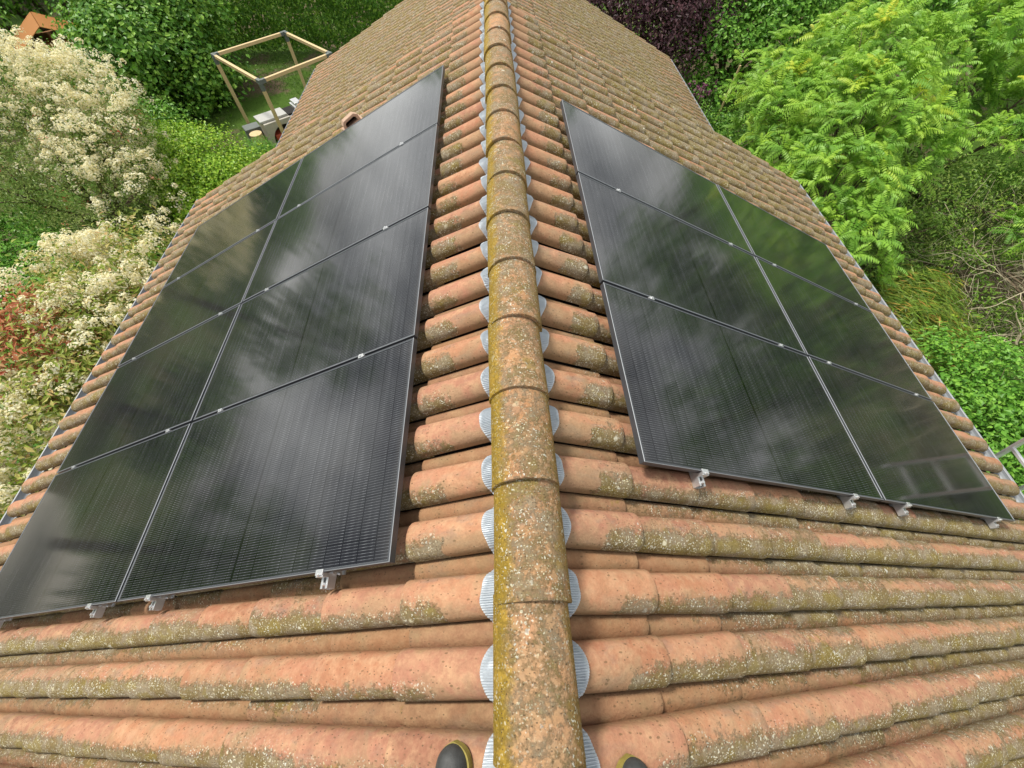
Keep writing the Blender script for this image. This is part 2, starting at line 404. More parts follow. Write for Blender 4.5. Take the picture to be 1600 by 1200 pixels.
PITCH_Y = .2345; CREST0 = -.09
def tile_field(name, sg, s_first, gauge, s_eave, y0, y1, parent, z0=0, pitch=PITCH_Y, seed=1, shift=()):
    """pantiles of one slope as one mesh in slope coordinates: x = sg*s, y along ridge, z = normal"""
    r = np.random.default_rng(seed)
    joints = [s_first + gauge * k for k in range(60) if s_first + gauge * k < s_eave - gauge * .35] + [s_eave]
    k0, k1 = math.ceil((y0 - CREST0 + pitch * .3) / pitch), math.floor((y1 - CREST0) / pitch + .1)
    # cross profile: (offset across in barrel half-widths or absolute, height, ang)
    th = np.linspace(math.pi, 0, 13)
    prof = []
    hw = .083 * pitch / .2345
    for t in th:                                    # barrel, near flank (ang=-1) to far flank (+1)
        prof.append((math.cos(t) * hw, -.038 + .074 * math.sin(t) ** .72, math.cos(t)))
    pan_w = pitch - 2 * hw
    pan = []
    for u, h in ((-.12, -.062), (.0, -.054), (.22, -.044), (.5, -.0385), (.78, -.042), (1.0, -.050), (1.12, -.062)):
        pan.append((hw + u * pan_w, h, 1.0 + .3 * u))
    P = np.array(prof + pan); nb = len(prof); nP = len(P)
    Vs, Fs, rn, an, rb = [], [], [], [], []
    base = 0
    thick = .016
    for k in range(k0, k1 + 1):
        yc = CREST0 + k * pitch
        rowj = r.normal(0, .0025)
        for c, sj in enumerate(joints):
            s_top = (joints[c - 1] if c else .045) - .055 if c else .03
            s_bot = sj + r.normal(0, .005) + (rowj if c < len(joints) - 1 else 0)
            dy, yaw = r.normal(0, .0022), r.normal(0, .006)
            lift = r.normal(0, .0018)
            rnd, rnd2 = r.random(), r.random()
            for (ky, kc, ds, dyaw) in shift:
                if ky == k and kc == c: s_top += ds; s_bot += ds * .9; yaw += dyaw
            ss = np.array([s_top, s_top + .5 * (s_bot - s_top), s_bot - .03, s_bot - .006, s_bot, s_bot])
            f = (ss - s_top) / max(s_bot - s_top, 1e-6)
            nrm = -.015 + .025 * f + lift
            nrm[4] -= .0035; nrm[5] -= thick + .004
            tp = .90 + .10 * f                       # barrel flares towards its lower end
            S = np.repeat(ss[:, None], nP, 1)
            Yv = np.repeat(P[None, :, 0], len(ss), 0).copy()
            Yv[:, :nb] *= tp[:, None]
            H = np.repeat(P[None, :, 1], len(ss), 0) + nrm[:, None]
            S[4:, 0:3] -= np.array([.010, .004, .001]); S[4:, nb - 3:nb] -= np.array([.001, .004, .010])
            S = S + Yv * yaw
            V = np.stack([sg * S, yc + dy + Yv + (S - s_top) * yaw * .5, H], -1).reshape(-1, 3)
            i = base + np.arange(len(ss) * nP).reshape(len(ss), nP)
            q = np.stack([i[:-1, :-1], i[1:, :-1], i[1:, 1:], i[:-1, 1:]], -1).reshape(-1, 4)
            if sg < 0: q = q[:, ::-1]
            Vs.append(V); Fs.append(q); base += len(V)
            rn.append(np.full(len(V), rnd)); rb.append(np.full(len(V), rnd2)); an.append(np.tile(P[:, 2], len(ss)))
    o = mesh_np(name, np.concatenate(Vs), np.concatenate(Fs), M['tile'], smooth=True,
                attrs={'rnd': np.concatenate(rn), 'ang': np.concatenate(an), 'rnd_b': np.concatenate(rb)})
    md = o.modifiers.new('edge', 'EDGE_SPLIT'); md.split_angle = R(42)
    o.location = (0, 0, z0); o.rotation_euler = (0, sg * A, 0)
    return under(o, parent)

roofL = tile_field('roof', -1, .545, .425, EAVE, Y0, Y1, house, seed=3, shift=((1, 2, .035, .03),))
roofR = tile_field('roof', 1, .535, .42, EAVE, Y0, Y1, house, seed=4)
roofL['label'] = 'warm orange roof slope with sparse lichen'
roofR['label'] = 'greyer roof slope thick with lichen'

def deck(sg, z0, s1, y0, y1, name, parent, n0=-.085, t=.06):
    b = MB(); b.box((sg * s1 / 2, (y0 + y1) / 2, n0 - t / 2), (s1, y1 - y0, t))
    o = b.build(name, M['dark'])
    o.location = (0, 0, z0); o.rotation_euler = (0, sg * A, 0)
    return under(o, parent)
for sg, rf in ((-1, roofL), (1, roofR)): deck(sg, 0, EAVE - .04, Y0 + .04, Y1 - .08, 'roof_deck', house)

# ridge tiles: tapered half barrels, far one laps over the nearer one
def ridge_tile_mesh(seed):
    r = np.random.default_rng(seed)
    nA = 17; L = .425
    ys = np.array([0, 0, .004, .02, .14, .28, .40, L]); f = ys / L           # y=0 near (wide) end
    V, an = [], []
    for j, (y, ff) in enumerate(zip(ys, f)):
        rad_w = .130 - .005 * ff; rad_h = .125 - .0115 * ff
        if j == 0: rad_w -= .016; rad_h -= .016
        if j == 2: rad_w += .0015; rad_h += .0015
        for t in np.linspace(math.pi + .10, -.10, nA):
            V.append((math.cos(t) * rad_w, y, .062 + math.sin(t) * rad_h)); an.append(math.cos(t))
    V = np.array(V); V[:, 2] += r.normal(0, .0008, len(V))
    i = np.arange(len(ys) * nA).reshape(len(ys), nA)
    F = np.stack([i[:-1, :-1], i[:-1, 1:], i[1:, 1:], i[1:, :-1]], -1).reshape(-1, 4)
    return V, F, np.array(an)
rr = np.random.default_rng(5)
RP = .391; RY = .097
for k in range(-10, 17):
    V, F, an = ridge_tile_mesh(k + 50)
    yk = RY + RP * k
    if yk + .42 > Y1 + .12: continue
    a_, b_ = rr.random(), rr.random()
    V[:, 1] += yk
    o = mesh_np('ridge_tile', V, F, M['ridge'], smooth=True, attrs={'rnd': np.full(len(V), a_), 'rnd_b': np.full(len(V), b_), 'ang': an})
    md = o.modifiers.new('edge', 'EDGE_SPLIT'); md.split_angle = R(45)
    # local frame of the cap: tilt so its near end rides on the next cap
    Mt = Matrix.Translation((rr.normal(0, .0035), yk, rr.normal(0, .001) + .002)) @ Matrix.Rotation(-.019, 4, 'X') @ Matrix.Rotation(rr.normal(0, .013), 4, 'Z') @ Matrix.Translation((0, -yk, 0))
    o.matrix_basis = Mt
    under(o, house)

# pleated zinc flashing with a scalloped edge either side of the ridge tiles
def flashing(sg):
    step = .0016
    ys = np.arange(Y0 + .1, Y1 - .15, step); nS = 7
    ph = (ys - CREST0) / PITCH_Y; ph = ph - np.round(ph)                     # -.5..+.5, 0 on a crest
    t = np.clip(np.abs(ph) * PITCH_Y / .083, 0, 1)
    crest = np.where(t < 1, np.sqrt(np.maximum(1 - t ** 2, 0)), 0)
    crest_s = .5 + .5 * np.cos(ph * math.tau)
    kb = np.round((ys - CREST0) / PITCH_Y).astype(int); rb2 = np.random.default_rng(8 + sg); amp = rb2.uniform(.75, 1.25, 400)[kb + 100]; skew = rb2.normal(0, .05, 400)[kb + 100]
    edge = .157 + .024 * amp * (.5 + .5 * np.cos((ph + skew * np.cos(ph * math.pi)) * math.tau)) ** .9 + .0035 * np.sin(ys * 9.1) + .0018 * np.sin(ys * 71)
    ridge_in = .09
    h = -.036 + .069 * crest ** .85
    h = np.convolve(np.pad(h, 6, mode='edge'), np.ones(13) / 13, 'valid')
    pleat = .0034 * np.clip(2.2 * np.sin(ys * math.tau / .0078), -1, 1)
    V = []
    for j in range(nS):
        f = j / (nS - 1)
        s = ridge_in + (edge - ridge_in) * f
        wrinkle = .0022 * np.sin(ys * 37 + j) + .0016 * np.sin(ys * 83 + j * 1.7)
        hh = h + .006 + pleat * (.35 + .65 * min(1, (1 - f) * 6)) + wrinkle * f
        V.append(np.stack([sg * s, ys, hh], 1))
    V = np.concatenate(V); n = len(ys)
    i = np.arange(nS * n).reshape(nS, n)
    F = np.stack([i[:-1, :-1], i[1:, :-1], i[1:, 1:], i[:-1, 1:]], -1).reshape(-1, 4)
    o = mesh_np('flashing', V, F if sg > 0 else F[:, ::-1], M['zinc'])
    o.rotation_euler = (0, sg * A, 0)
    under(o, house)
flashing(-1); flashing(1)

# gutters
def gutter(sg, s, z0, y0, y1, parent):
    p = on_slope(sg, s, 0, -.06, z0)
    poly = []
    for t in np.linspace(math.pi, 2 * math.pi, 9): poly.append((math.cos(t) * .062, math.sin(t) * .062))
    for t in np.linspace(2 * math.pi, math.pi, 9): poly.append((math.cos(t) * .056, math.sin(t) * .056))
    b = MB(); b.prism(poly, (0, y1 - y0, 0), (p.x + sg * .050, y0, p.z + .022))
    b.tube([(p.x + sg * .114, y0, p.z + .024), (p.x + sg * .114, y1, p.z + .024)], .010, 6)
    return under(b.build('gutter', M['gutter']), parent)
gutter(-1, EAVE, 0, Y0, Y1, house); gutter(1, EAVE, 0, Y0, Y1, house)
# walls with gable
def gable_walls(hw, z0, y0, y1, parent, zb=GZ):
    zt = z0 - hw * TA - .16
    poly = [(-hw, zb), (hw, zb), (hw, zt), (0, z0 - .18), (-hw, zt)]
    b = MB(); b.prism(poly, (0, y1 - y0, 0), (0, y0, 0))
    return under(b.build('wall', M['render']), parent)
gable_walls(4.55, 0, Y0 + .25, Y1 - .22, house)
# barge strip of the far verge
# vent tile beyond the left array
def vent_tile():
    s, y = 1.90, 5.20
    rotv = Matrix.Rotation(R(28), 4, 'Z')
    b = MB()
    b.box((0, .02, .012), (.36, .34, .02))
    hood = [(-.15, .02), (.15, .02), (.15, .105), (.10, .150), (-.10, .150), (-.15, .105)]
    inner = [(-.105, .045), (.105, .045), (.105, .095), (.075, .118), (-.075, .118), (-.105, .095)]
    n = len(hood)
    rows = [(-.15, 1.0, 1.0), (.03, .98, .98), (.13, .92, .80), (.17, .85, .50)]
    rg_ = [[b.bm.verts.new((x * kx, yy, .02 + (z - .02) * kz)) for x, z in hood] for yy, kx, kz in rows]
    vi = [b.bm.verts.new((x, -.15, z)) for x, z in inner]; vi2 = [b.bm.verts.new((x, .06, z)) for x, z in inner]
    for i in range(n):
        j = (i + 1) % n
        for p, q_ in zip(rg_, rg_[1:]): b.bm.faces.new((p[i], p[j], q_[j], q_[i]))
        b.bm.faces.new((rg_[0][i], vi[i], vi[j], rg_[0][j])); b.bm.faces.new((vi[i], vi2[i], vi2[j], vi[j]))
    b.bm.faces.new(rg_[-1]); b.bm.faces.new(vi2)
    Mv = Matrix.Rotation(-A, 4, 'Y') @ Matrix.Translation((-s, y, .030)) @ rotv @ Matrix.Scale(.72, 4)
    o = b.build('vent_tile', simple('pale_terracotta', (.42, .285, .20), .85, 0, .25, 14, bump=.3)); o.matrix_basis = Mv; under(o, house)
    d = MB(); d.box((0, .045, .082), (.20, .006, .07)); d = d.build('vent_opening', M['dark']); d.matrix_basis = Mv; under(d, house)
vent_tile()

# lower extension beyond the far gable
EZ = -1.0; EE = 5.22 / CA; EY1 = 14.55
ext = empty('house_extension', (0, 10.5, GZ))
tag(ext, 'lower gabled extension behind the main roof with greyer tiles', 'house extension')
er = tile_field('roof', -1, .5, .40, EE, Y1 - .1, EY1, ext, z0=EZ, pitch=.215, seed=13)
er2 = tile_field('roof', 1, .5, .40, EE, Y1 - .1, EY1, ext, z0=EZ, pitch=.215, seed=14)
for sg in (-1, 1): deck(sg, EZ, EE - .04, Y1 - .05, EY1 - .06, 'roof_deck', ext)
gutter(-1, EE, EZ, Y1 - .05, EY1, ext); gutter(1, EE, EZ, Y1 - .05, EY1, ext)
gable_walls(5.0, EZ, Y1 - .21, EY1 - .22, ext)
for k in range(20):
    V, F, an = ridge_tile_mesh(k + 150); yk = Y1 + RP * k
    o = mesh_np('ridge_tile', V + np.array([0, yk, 0]), F, M['ridge'], smooth=True, attrs={'rnd': np.full(len(V), rr.random()), 'rnd_b': np.full(len(V), rr.random()), 'ang': an})
    o.location = (0, 0, EZ + .004); under(o, ext)

# ------------------------------------------------------------------ solar panels
PL, PW, FT = 1.964, 1.134, .035
PX, PYP = 1.984, 1.154
NTOP = .138 * CA                          # panel face above the slope plane
def make_panel():
    root = empty('solar_panel')
    V = []; F = []
    hx, hy = PL / 2, PW / 2; lip = .011
    fr = MB(); bm = fr.bm
    def ring(x, y, z): return [bm.verts.new(p) for p in ((-x, -y, z), (x, -y, z), (x, y, z), (-x, y, z))]
    c = .0022
    rings = [ring(hx - .028, hy - .028, 0), ring(hx, hy, 0), ring(hx, hy, FT - c), ring(hx - c, hy - c, FT), ring(hx - lip + .001, hy - lip + .001, FT), ring(hx - lip, hy - lip, FT - .0025)]
    for a, b in zip(rings, rings[1:]):
        for i in range(4): bm.faces.new((a[i], a[(i + 1) % 4], b[(i + 1) % 4], b[i]))
    fo = fr.build('frame', M['frame'], root); fo.data.materials.append(M['frame_edge'])
    for p in fo.data.polygons:
        if .2 < p.normal.z < .95 and p.center.z > FT * .8: p.material_index = 1
    gm = MB(); gm.box((0, 0, FT - .006), (PL - 2 * lip + .004, PW - 2 * lip + .004, .006)); gm.build('glass', M['glass'], root)
    jb = MB(); jb.box((0, 0, FT - .022), (.10, .28, .018)); jb.build('junction_box', M['black'], root)
    return root
proto = make_panel(); first = True
rows_txt = {4: ['far', 'second from the far', 'third from the far', 'nearest'], 3: ['far', 'middle', 'nearest']}
def array(sg, s0, y_far, rows):
    global first
    side = 'left' if sg < 0 else 'right'
    for i in range(rows):
        for j in range(2):
            s = s0 + PX * j + PL / 2; y = y_far - PYP * i - PW / 2
            o = proto if first else copy_tree(proto)
            first = False
            o.location = on_slope(sg, s, y, NTOP - FT + random.gauss(0, .0008)); o.rotation_euler = (random.gauss(0, .0012), sg * A + random.gauss(0, .0012), 0)
            tag(o, 'black solar panel of the %s array, %s row, %s column' % (side, rows_txt[rows][i], 'ridge-side' if j == 0 else 'eave-side'),
                'solar panel', 'solar panels of the %s array' % side)
SL, YL = .550, 4.880
SR, YR = .554, 4.096
array(-1, SL, YL, 4); array(1, SR, YR, 3)

# rails and clamps
def make_rail(L, rows):
    root = empty('mounting_rail')           # local: y along rail from near end (0) to far end (L); z up normal
    hgt, wd, t = .042, .040, .0035
    prof = [(-wd/2, 0), (wd/2, 0), (wd/2, hgt), (.008, hgt), (.008, hgt - .006), (wd/2 - t, hgt - .006), (wd/2 - t, t), (-wd/2 + t, t), (-wd/2 + t, hgt - .006), (-.008, hgt - .006), (-.008, hgt), (-wd/2, hgt)]
    b = MB(); b.prism(prof, (0, L, 0)); b.build('rail_profile', M['alu'], root)
    end = .062
    def clampz(y, mid):
        b = MB()
        if mid:
            b.box((0, y, hgt + FT + .003), (.034, .026, .003)); b.tube([(0, y, hgt + FT + .004), (0, y, hgt + FT + .012)], .007, 8)
            b.box((0, y, hgt + FT / 2), (.045, .012, FT))
        else:
            b.box((0, y - .011, hgt + FT / 2), (.042, .018, FT - .002)); b.box((0, y - .002, hgt + FT + .002), (.042, .024, .004))
            b.tube([(0, y - .012, hgt + FT + .002), (0, y - .012, hgt + FT + .014)], .0065, 8)
            b.tube([(.0, y - .045, hgt - .010), (0, y - .045, hgt + .012)], .008, 8)
        return b.build('clamp', M['alu'], root, bevel=.001)
    clampz(end, False); clampz(end + rows * PYP - .020, False) if False else None
    for k in range(1, rows): clampz(end + PYP * k - .010, True)
    # roof hook showing below the near end
    b = MB(); b.box((.026, .075, .004), (.010, .036, .056)); b.box((.026, .075, -.026), (.034, .034, .006)); b.tube([(.030, .06, -.002), (.042, .06, -.002)], .007, 8); b.build('roof_hook', M['alu'], root)
    return root
for sg, s0, yf, rows, side in ((-1, SL, YL, 4, 'left'), (1, SR, YR, 3, 'right')):
    L = rows * PYP - .02 + .062 + .03
    base = None
    for k, ds in enumerate((.378, 1.653, .378 + PX - .10, 1.653 + PX)):
        if base is None: base = make_rail(L, rows); o = base
        else: o = copy_tree(base)
        y_near = yf - rows * PYP + .020 - .062
        o.location = on_slope(sg, s0 + ds, y_near, NTOP - FT - .042 - .001); o.rotation_euler = (0, sg * A, 0)
        tag(o, 'silver mounting rail under the %s solar array, %s from the ridge' % (side, ('first', 'second', 'third', 'fourth')[k]), 'mounting rail', 'rails under the %s array' % side)

# ------------------------------------------------------------------ boots
def boot(x, y, sg, label, rz):
    root = empty('rubber_boot', (x, y, 0), (0, sg * A * 1.05, rz))
    root.location.z = -abs(x) * TA + .040
    Ls = .29
    def outline(f):                      # half width along the foot, 0 = heel, 1 = toe
        return .036 + .018 * math.sin(max(0, f) * 2.6 + .3) if f < .8 else .052 * math.sqrt(max(0, 1 - ((f - .8) / .2) ** 2)) ** 1 + .001
    nL, nA = 26, 16
    fs = 1 - (1 - np.linspace(0, 1, nL)) ** 1.6
    b = MB(); rings = []
    for f in fs:                         # upper: foot part as half-tube
        hwid = outline(f) * .97; hgt = (.105 - .055 * min(1, f / .62)) if f < .62 else .050 + .008 * math.sin((f - .62) * 6) if f < .86 else .054 * math.sqrt(max(0.02, 1 - ((f - .86) / .145) ** 2))
        rings.append([b.bm.verts.new((math.cos(t) * hwid, (f - 1) * Ls, .02 + math.sin(t) ** .8 * hgt)) for t in np.linspace(0, math.pi, nA)])
    for p, q_ in zip(rings, rings[1:]):
        for k in range(nA - 1): b.bm.faces.new((p[k], p[k + 1], q_[k + 1], q_[k]))
    b.tube([(0, -Ls + .055, .06), (0, -Ls + .05, .16), (0, -Ls + .048, .26), (0, -Ls + .045, .33)], [.052, .050, .056, .060], 16)
    b.build('upper', M['rubber'], root, smooth=True)
    s_ = MB()
    for z0, z1, k in ((0, .012, 1.0), (.0125, .024, 1.05)):
        a_ = []
        for f in fs: a_.append((outline(f) * k + .002, (f - 1) * Ls + (.004 if f == 1 else 0)))
        poly = a_ + [(-px, py) for px, py in reversed(a_)]
        s_.prism(poly, (0, 0, z1 - z0), (0, 0, z0), (1, 0, 0), (0, 1, 0))
    s_.build('sole', M['yellow'], root)
    tag(root, label, 'boot', 'the two work boots of the photographer')
boot(-.258, -.262, -1, 'black rubber boot with yellow sole left of the ridge tiles', .06)
boot(.272, -.318, 1, 'black rubber boot with yellow sole right of the ridge tiles', -.05)

# ------------------------------------------------------------------ foliage tools
def unit(v): return v / np.maximum(np.linalg.norm(v, axis=-1, keepdims=True), 1e-9)
def leaves(P, Nrm, ln, wd, r, droop=.3, fold=.18, axis=None):
    """rhomb leaves at P with rough normals"""
    n = len(P)
    a = r.normal(size=(n, 3)) if axis is None else axis + r.normal(size=(n, 3)) * .35
    a[:, 2] -= droop
    Nn = unit(Nrm)
    a = unit(a - Nn * np.sum(a * Nn, 1, keepdims=True))
    b = np.cross(Nn, a)
    s = r.uniform(.65, 1.25, (n, 1)); L = ln * s; W = wd * s * r.uniform(.8, 1.2, (n, 1))
    V = np.stack([P, P + a * L * .45 + b * W * .5 + Nn * W * fold, P + a * L - Nn * L * .12, P + a * L * .45 - b * W * .5 + Nn * W * fold], 1).reshape(-1, 3)
    F = np.arange(n * 4).reshape(n, 4)
    return V, F
def crown_points(lobes, n, r, clump=.32, up=.35, per=22, shell=.22, flat=.85):
    lobes = np.array(lobes, float)                                  # x y z radius
    wgt = lobes[:, 3] ** 2; wgt /= wgt.sum()
    nc = max(8, n // per)
    li = r.choice(len(lobes), nc, p=wgt)
    d = unit(r.normal(size=(nc, 3)) + np.array([0, 0, up]))
    rad = lobes[li, 3] * (1 - np.abs(r.normal(0, shell, nc))) * r.uniform(.86, 1.14, nc)
    c = lobes[li, :3] + d * rad[:, None] * np.array([1, 1, flat])
    ci = r.integers(0, nc, n)
    sig = clump * r.uniform(.5, 1.2, nc)
    off = r.normal(size=(n, 3)) * sig[ci][:, None] * np.array([1, 1, .55])
    P = c[ci] + off
    Nn = unit(d[ci] * .7 + unit(off) * .35 + np.array([0, 0, .75]) + r.normal(size=(n, 3)) * .45)
    return P, Nn, c, d
def drop_roof(P):
    """keep leaves off the roofs"""
    ax_ = np.abs(P[:, 0])
    inside = ((ax_ < 5.12) & (P[:, 1] > Y0 - .2) & (P[:, 1] < Y1 + .1)) | ((ax_ < 5.38) & (P[:, 1] >= Y1) & (P[:, 1] < EY1 + .1))
    return ~inside & (P[:, 2] > GZ)
def limbs(parent, base, lobes, r0, mat, name='trunk', r=None, twigs=5, nseg=6):
    r = r or random
    b = MB(); base = Vector(base)
    for (x, y, z, rad) in lobes:
        tip = Vector((x, y, z)); mid = base.lerp(tip, .5) + Vector((r.gauss(0, .12), r.gauss(0, .12), .15 * rad))
        pts = [base + Vector((r.gauss(0, .06), r.gauss(0, .06), 0)), base.lerp(mid, .5) + Vector((r.gauss(0, .06), r.gauss(0, .06), .1)), mid, mid.lerp(tip, .55), tip]
        b.tube(pts, [r0, r0 * .8, r0 * .6, r0 * .42, r0 * .22], nseg)
        for t in range(twigs):
            st = mid.lerp(tip, r.random()); e = tip + Vector((r.gauss(0, 1), r.gauss(0, 1), r.gauss(.4, .8))).normalized() * rad * .85
            b.tube([st, st.lerp(e, .5) + Vector((r.gauss(0, .1), r.gauss(0, .1), .08)), e], [r0 * .3, r0 * .2, r0 * .08], 5)
    o = b.build(name, mat, smooth=True); under(o, parent)
    return o
def shrub(name, label, cat, base, lobes, n, ln, wd, mat, seed, r0=.06, clump=.3, group=None, bark='bark', crown='crown', trunk='trunk', up=.35, per=22, droop=.3, shell=.22, keep=None):
    r = np.random.default_rng(seed)
    root = empty(name, base); tag(root, label, cat, group)
    P, Nn, c, d = crown_points(lobes, n, r, clump, up, per, shell)
    k = drop_roof(P)
    if keep is not None: k &= keep(P)
    V, F = leaves(P[k], Nn[k], ln, wd, r, droop)
    under(mesh_np(crown, V, F, M[mat]), root)
    random.seed(seed); limbs(root, base, lobes, r0, M[bark], trunk)
    return root, (c, d, r)
def blossoms(root, pts, nrm, r, rad=.075, n=22, size=.026, mat='petal', name='blossom'):
    k = drop_roof(pts); pts, nrm = pts[k], nrm[k]
    m_ = len(pts)
    d = unit(r.normal(size=(m_, n, 3)) + nrm[:, None, :] * 1.1)
    R_ = rad * r.uniform(.6, 1.35, (m_, 1, 1))
    P = pts[:, None, :] + d * R_ * r.uniform(.6, 1.05, (m_, n, 1))
    V, F = leaves(P.reshape(-1, 3), d.reshape(-1, 3), size, size * .85, r, 0, .1)
    return under(mesh_np(name, V, F, M[mat]), root)

# ---- left side of the house
rootA, (cA, dA, rA) = shrub('flowering_shrub', 'tall cream-flowered shrub arching at the upper left', 'flowering shrub', (-11.2, 10.6, GZ),
    [(-10.5, 11.6, -3.6, 1.4), (-9.5, 10.8, -3.8, 1.05), (-11.6, 11.2, -3.4, 1.6), (-8.9, 9.7, -4.3, .8), (-10.5, 9.8, -4.1, 1.35), (-12.4, 9.8, -3.9, 1.5), (-10.9, 12.5, -3.6, 1.25), (-9.6, 9.0, -4.7, 1.0)],
    30000, .075, .030, 'leaf_olive', 21, .07, .26)
rf = np.random.default_rng(22)
pA, nA_, _, _ = crown_points([(-10.5, 11.6, -3.5, 1.45), (-9.5, 10.8, -3.7, 1.1), (-11.6, 11.6, -3.3, 1.65), (-8.9, 9.7, -4.2, .85), (-10.9, 12.5, -3.5, 1.3), (-9.9, 10.1, -4.0, 1.0)], 1450, rf, .2, .9, 6, .07)
blossoms(rootA, pA, nA_, rf, .105, 28, .046)
sA = rf.choice(len(cA), 80); P_, N_ = cA[sA] + rf.normal(0, .15, (80, 3)), dA[sA]
P_ = np.repeat(P_, 8, 0) + rf.normal(0, .05, (640, 3)); k_ = drop_roof(P_)
V, F = leaves(P_[k_], np.repeat(N_, 8, 0)[k_] + [0, 0, .6], .07, .028, rf); under(mesh_np('leaves', V, F, M['leaf_red']), rootA)

lobB = [(-6.45, 6.0, -3.55, .95), (-6.9, 5.2, -3.6, 1.15), (-6.3, 4.6, -3.55, 1.0), (-6.9, 3.9, -3.7, 1.15), (-6.2, 3.3, -3.7, .95), (-6.6, 2.5, -3.8, 1.05), (-6.1, 1.7, -3.9, .9), (-6.0, .9, -4.1, .8)]
rootB, (cB, dB, rB) = shrub('photinia_hedge', 'photinia bush with cream blossom and red young leaves beside the eave', 'photinia bush', (-6.6, 3.6, GZ), lobB, 15000, .115, .042, 'leaf_photinia', 31, .05, .2, crown='foliage', trunk='stems', per=14)
rb_ = np.random.default_rng(32)
pB, nB, _, _ = crown_points([l for i, l in enumerate(lobB) if i in (0, 1, 2, 2, 4, 5, 6, 7)] + [(-6.6, 1.6, -3.7, .9)], 760, rb_, .15, 1.0, 5, .06)
blossoms(rootB, pB, nB, rb_, .115, 58, .036)
pB, nB, _, _ = crown_points([(-7.35, 4.5, -3.45, .8), (-7.5, 3.7, -3.5, .8), (-7.0, 4.0, -3.3, .7)], 2600, rb_, .10, .6, 11, .08)
k_ = drop_roof(pB); V, F = leaves(pB[k_], nB[k_], .115, .036, rb_, -.6); under(mesh_np('foliage', V, F, M['leaf_red']), rootB)

shrub('round_leaf_shrub', 'low green shrub between the cream bush and the photinia', 'shrub', (-11.6, 8.6, GZ),
    [(-12.0, 9.0, -5.2, 1.1), (-11.0, 8.3, -5.3, 1.0), (-10.2, 7.4, -5.3, 1.0), (-9.2, 6.4, -5.0, 1.0), (-12.6, 7.6, -4.9, 1.2), (-9.6, 5.0, -5.2, .9), (-9.0, 8.4, -5.4, .8), (-8.2, 3.6, -5.3, .9)], 26000, .085, .06, 'leaf_mid', 41, .04, .2, crown='foliage', trunk='stems')
shrub('lime_shrub', 'bright lime green shrub standing before the pergola', 'shrub', (-8.7, 12.1, GZ),
    [(-9.4, 12.6, -5.0, 1.05), (-8.4, 12.2, -5.0, 1.0), (-7.7, 11.5, -5.2, .9), (-8.8, 11.2, -5.3, 1.0), (-9.9, 11.8, -5.2, .9), (-7.6, 12.6, -5.3, .7), (-8.0, 10.2, -5.5, .9)], 22000, .085, .055, 'leaf_lime', 51, .04, .2, crown='foliage', trunk='stems')
shrub('fennel_plant', 'feathery blue-green plant at the foot of the barbecue', 'plant', (-7.35, 13.3, GZ),
    [(-7.45, 13.35, -5.35, .48), (-7.05, 13.15, -5.45, .42), (-7.0, 12.6, -5.5, .4)], 9000, .09, .014, 'leaf_mid', 61, .012, .12, crown='foliage', trunk='stems')
shrub('hazel_bush', 'dark green leafy hazel left of the pergola', 'bush', (-13, 18, GZ),
    [(-12.3, 17.4, -4.1, 1.5), (-11.4, 18.0, -4.3, 1.3), (-12.9, 18.6, -3.7, 1.5), (-11.2, 19.4, -3.7, 1.5), (-12.8, 20.0, -3.2, 1.9), (-10.3, 18.2, -5.1, .85), (-10.9, 17.4, -5.2, .8)], 26000, .16, .12, 'leaf_dark', 71, .07, .32)
shrub('bright_bush', 'mid green bush between the shed and the hazel', 'bush', (-14, 16.5, GZ),
    [(-13.6, 16.2, -4.6, 1.3), (-12.7, 15.6, -4.9, 1.1), (-14.7, 16.2, -4.9, 1.0), (-12.4, 14.6, -5.2, 1.0), (-11.2, 15.0, -5.3, .8)], 20000, .11, .075, 'leaf_mid', 81, .05, .25)
shrub('dark_tree', 'dark tree overhanging the orange shed at the far left corner', 'tree', (-19.5, 24, GZ),
    [(-19.5, 23.5, -2.4, 2.4), (-17.2, 24.5, -2.6, 2.2), (-21.5, 22.5, -2.6, 2.4), (-15.2, 24.0, -2.8, 2.0), (-22.0, 20.0, -3.3, 2.0)], 20000, .20, .13, 'leaf_dark', 91, .14, .4)
shrub('corner_bush', 'green bush at the left edge in front of the orange shed', 'bush', (-19.6, 19, GZ),
    [(-19.4, 19.4, -3.9, 1.5), (-20.4, 18.0, -4.2, 1.4), (-17.9, 17.9, -5.0, .8)], 10000, .15, .10, 'leaf_mid', 95, .06, .3)

# garden shed with orange-brown boards
shed = empty('garden_shed', (-16.4, 19.6, GZ), (0, 0, R(38)))
tag(shed, 'orange-brown wooden shed half hidden by leaves at the upper left', 'shed')
b = MB(); b.box((0, 0, .85), (1.9, 1.6, 1.7)); b.build('wall', M['wood_orange'], shed)
for sgn in (-1, 1):
    b = MB()
    for k in range(5):
        b.box((sgn * (.12 + .22 * k), 0, 2.22 - .115 * k - .05), (.25, 1.95, .02), Matrix.Rotation(sgn * .46, 3, 'Y'))
    b.build('roof', M['wood_orange'], shed)
b = MB(); b.box((0, -.806, .78), (.7, .02, 1.5)); b.build('door', wood_mat('door_timber', (.28, .10, .02), (.36, .14, .03)), shed)

